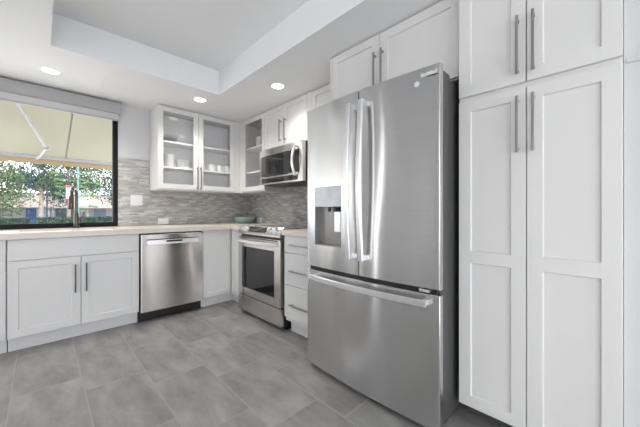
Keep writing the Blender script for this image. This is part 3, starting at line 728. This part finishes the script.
# awning
t = thing('awning', 'cream cloth awning folded out over the window', 'awning', (-2.4, .13, 2.5))
def awz(y): return 2.52-(y-.15)*(2.52-1.90)/2.05
bm = bmesh.new(); n_ = 12
for x0, x1 in ((-5.2, -2.95), (-2.95, -1.9175), (-1.9175, -.6)):
    rows = []
    for k in range(n_+1):
        y = .15+2.03*k/n_; sag = -.03*math.sin(math.pi*k/n_)
        rows.append([bm.verts.new((x0, y, awz(y)+sag)), bm.verts.new((x1, y, awz(y)+sag))])
    for a_, c_ in zip(rows, rows[1:]): bm.faces.new([a_[0], a_[1], c_[1], c_[0]])
obj('canopy', bm, 'awning', t)
seam_bm = bmesh.new(); sweep_rect(seam_bm, [(-1.9175, .15+2.03*k/n_, awz(.15+2.03*k/n_)-.03*math.sin(math.pi*k/n_)-.003) for k in range(n_+1)], (1, 0, 0), .009, .002)
obj('canopy_seam', seam_bm, 'seam', t)
obj('front_bar', B((-5.2, -.6, 2.17, 2.23, 1.862, 1.905), bev=.006), 'awnbar', t)
bm = bmesh.new(); x = -5.2
top_, bot_ = [], []
k = 0
while x < -.6:
    top_.append(bm.verts.new((x, 2.205, 1.865))); bot_.append(bm.verts.new((x, 2.205, 1.795-.022*abs(math.sin(k*math.pi/6))))); x += .03; k += 1
for i in range(len(top_)-1): bm.faces.new([top_[i], top_[i+1], bot_[i+1], bot_[i]])
obj('scalloped_valance', bm, 'valance', t)
bm = bmesh.new(); sweep_rect(bm, [(-2.43, .42, 2.325), (-2.374, .70, 2.235), (-2.147, 1.55, 1.930)], (.9, -.3, 0), .018, .014); sweep_rect(bm, [(-2.147, 1.55, 1.930), (-2.19, 1.88, 1.885), (-2.237, 2.15, 1.850)], (.9, .1, 0), .016, .012)
box(bm, -2.17, -2.12, 1.525, 1.575, 1.905, 1.955); obj('folding_arm', bm, 'awnbar', t)
obj('wall_bracket', B((-2.56, -2.38, .13, .44, 2.28, 2.36), bev=.01), 'iron', t)
obj('roller_box', B((-5.2, -.6, .13, .22, 2.50, 2.62), bev=.01), 'awnbar', t)
# garden post with leaf-shaped perches
t = thing('garden_post', 'thin verdigris garden post carrying green leaf shapes, outside the window', 'garden ornament', (-1.675, 3.5, GZ))
bm = bmesh.new(); tube(bm, [(-1.675, 3.5, GZ), (-1.675, 3.5, 1.98)], .016, 10); obj('post', bm, 'verdigris', t, True)
for x, z in ((-2.005, 1.809), (-1.95, 1.682), (-1.922, 1.543), (-1.943, 1.419), (-1.60, 1.697), (-1.60, 1.561), (-1.538, 1.813), (-1.50, 1.447), (-1.364, 1.647), (-1.42, 1.392), (-1.444, 1.181), (-1.569, 1.081)):
    bm = bmesh.new(); tube(bm, [(-1.675, 3.5, z-.03), ((x-1.675)/2, 3.5, z-.005), (x, 3.5, z)], .005, 6)
    br = obj('branch', bm, 'verdigris', t)
    bm = bmesh.new(); q = []
    for k in range(13):
        s_ = k/12; w = .024*math.sin(math.pi*s_); q.append((x-.07+.14*s_, w))
    up_ = [bm.verts.new((a, 3.5+w, z+.008+.012*math.sin(i*.5))) for i, (a, w) in enumerate(q)]; dn = [bm.verts.new((a, 3.5-w-.0001, z-.03+.012*math.sin(i*.5))) for i, (a, w) in enumerate(q)]
    for i in range(12): bm.faces.new([up_[i], up_[i+1], dn[i+1], dn[i]])
    obj('leaf', bm, 'leafgreen', br)
# hummingbird feeder
t = thing('bird_feeder', 'red-capped hanging bird feeder with a pale blue tube', 'bird feeder', (-1.822, 3.395, 1.29))
bm = bmesh.new(); lathe(bm, (-1.822, 3.395, 1.535), [(0, .035), (.03, .03), (.062, .012), (.062, 0), (0, 0)], 24); obj('cap', bm, 'red', t, True)
bm = bmesh.new(); lathe(bm, (-1.822, 3.395, 1.31), [(0, 0), (.036, 0), (.036, .224), (0, .224)], 24); obj('tube', bm, 'nectar', t, True)
bm = bmesh.new(); lathe(bm, (-1.822, 3.395, 1.275), [(0, 0), (.05, 0), (.066, .018), (.05, .034), (0, .034)], 24); obj('feeding_tray', bm, 'red', t, True)
bm = bmesh.new(); tube(bm, [(-1.822, 3.395, 1.565), (-1.822, 3.395, 1.64), (-1.80, 3.43, 1.68), (-1.70, 3.465, 1.70), (-1.672, 3.475, 1.70)], .004, 6); obj('hanger', bm, 'iron', t)
# shepherd's hook
bm = bmesh.new(); tube(bm, [(-2.108, 4, GZ), (-2.108, 4, 1.56)]+[(-2.028-.08*math.cos(a), 4, 1.58+.14*math.sin(a)) for a in [math.pi*.5*k/6 for k in range(7)]]+[(-1.96, 4, 1.725), (-1.935, 4, 1.70)], .012, 8)
tag(obj('garden_hook', bm, 'iron', smooth=True, loc=(-2.108, 4, GZ)), 'dark curved shepherd hook standing left of the faucet, outside', 'garden hook')
# hedges
def hedge(x0, x1, y0, y1, z1, label):
    t = thing('hedge', label, 'hedge', ((x0+x1)/2, (y0+y1)/2, GZ))
    bm = bmesh.new(); box(bm, x0+.06, x1-.06, y0+.06, y1-.06, GZ, z1-.06)
    for k in range(2600):
        f = random.random(); p = Vector((random.uniform(x0, x1), y0+random.random()*.1 if f < .6 else random.uniform(y0, y1), random.uniform(.1, z1) if f < .6 else z1+random.uniform(-.08, .03)))
        s_ = random.uniform(.03, .07); rm = Matrix.Rotation(random.random()*6.28, 3, Vector((random.random()-.5, random.random()-.5, random.random()-.5)).normalized())
        bm.faces.new([bm.verts.new(p+rm @ Vector(c)) for c in ((-s_, -s_*.6, 0), (s_, -s_*.6, 0), (s_, s_*.6, .01), (-s_, s_*.6, 0))])
    obj('foliage', bm, 'hedge', t)
hedge(-7.5, -2.64, 20, 21, .63, 'low clipped hedge at the left, beyond the window')
hedge(-2.40, 3.2, 20, 21, .66, 'low clipped hedge right of the gap, beyond the window')
# house beyond
t = thing('house', 'low pale house with pinkish roof and blue door across the garden', 'house', (0, 42, GZ))
obj('wall', B((-12, 9, 40, 48, GZ, 1.55)), 'stucco', t)
bm = bmesh.new()
q = [(-13, 38.8, 1.50), (10, 38.8, 1.50), (10, 44, 3.25), (-13, 44, 3.25), (-13, 49.2, 1.5), (10, 49.2, 1.5), (-13, 38.8, 1.40), (10, 38.8, 1.40)]
v = [bm.verts.new(p) for p in q]
for f in ((0, 1, 2, 3), (3, 2, 5, 4), (0, 3, 4), (1, 5, 2), (0, 6, 7, 1)): bm.faces.new([v[i] for i in f])
obj('roof', bm, 'roof', t)
def opening(nm, x0, x1, z0, z1, m): return obj(nm, B((x0, x1, 39.93, 39.999, z0, z1)), m, t)
opening('door', -3.33, -2.55, GZ, 1.40, 'bluedoor'); opening('panel', -2.5, -1.75, GZ, 1.38, 'paledoor')
opening('window', -.95, .75, .1, 1.35, 'darkpane'); opening('window', 2.5, 3.6, .1, 1.35, 'darkpane'); opening('door', -7.9, -6.9, GZ, 1.38, 'bluedoor')
for x in (-1.55, -1.2, 1.75): obj('porch_post', B((x-.08, x+.08, 39.0, 39.16, GZ, 1.40)), 'stucco', t)
# trees
def tree(x, y, zc, rx, rz, n, m, label, trunk=True, ls=.11):
    t = thing('tree', label, 'tree', (x, y, GZ), 'trees across the garden')
    bm = bmesh.new()
    blobs = [(Vector((x+random.uniform(-.65, .65)*rx, y+random.uniform(-.5, .5)*rx, zc+random.uniform(-.6, .6)*rz)), random.uniform(.28, .55)) for _ in range(16)]
    for k in range(n):
        c, rr = random.choice(blobs); d = Vector((random.gauss(0, 1), random.gauss(0, 1), random.gauss(0, 1))).normalized()*random.random()**.45
        p = c+Vector((d.x*rx*rr, d.y*rx*rr, d.z*rz*rr)); s_ = ls*random.uniform(.5, 1.2)
        rm = Matrix.Rotation(random.random()*6.28, 3, Vector((random.random()-.5, random.random()-.5, random.random()-.5)).normalized())
        bm.faces.new([bm.verts.new(p+rm @ Vector(c_)) for c_ in ((-s_, 0, 0), (0, -s_*.45, .1*s_), (s_, 0, 0), (0, s_*.45, .1*s_))])
    obj('crown', bm, m, t)
    bm = bmesh.new(); tube(bm, [(x, y, GZ), (x+.05, y, zc-rz*.5), (x-.1, y, zc+rz*.3)], [.16, .11, .04], 8)
    for k in range(5):
        a = k*1.3; tube(bm, [(x, y, zc-rz*.5+.15*k), (x+rx*.3*math.cos(a), y+rx*.3*math.sin(a), zc-rz*.1+.15*k), (x+rx*.6*math.cos(a), y+rx*.6*math.sin(a), zc+rz*.25)], [.06, .04, .015], 6)
    obj('trunk', bm, 'bark', t)
tree(-4.6, 23, 2.6, 2.3, 2.0, 4600, 'leaf2', 'olive-green tree at the left side of the window view', ls=.10)
tree(-2.2, 28.2, 3.6, 2.5, 2.4, 5600, 'leaf1', 'bluish tree seen above the garden hook', ls=.12)
tree(3.3, 27.6, 3.6, 2.2, 2.3, 4600, 'leaf1', 'bluish tree seen right of the faucet', ls=.11)
tree(-.35, 23.3, 3.5, 1.9, 1.5, 3300, 'leaf2', 'olive-green crown seen directly behind the faucet', ls=.09)
tree(-7.2, 32, 4.4, 3.2, 2.8, 6000, 'leaf1', 'farther bluish tree behind the olive tree at far left', ls=.14)
tree(-.2, 34, 4.9, 3.4, 2.4, 6000, 'leaf1', 'tall bluish tree farthest back, just before the pale house', ls=.14)
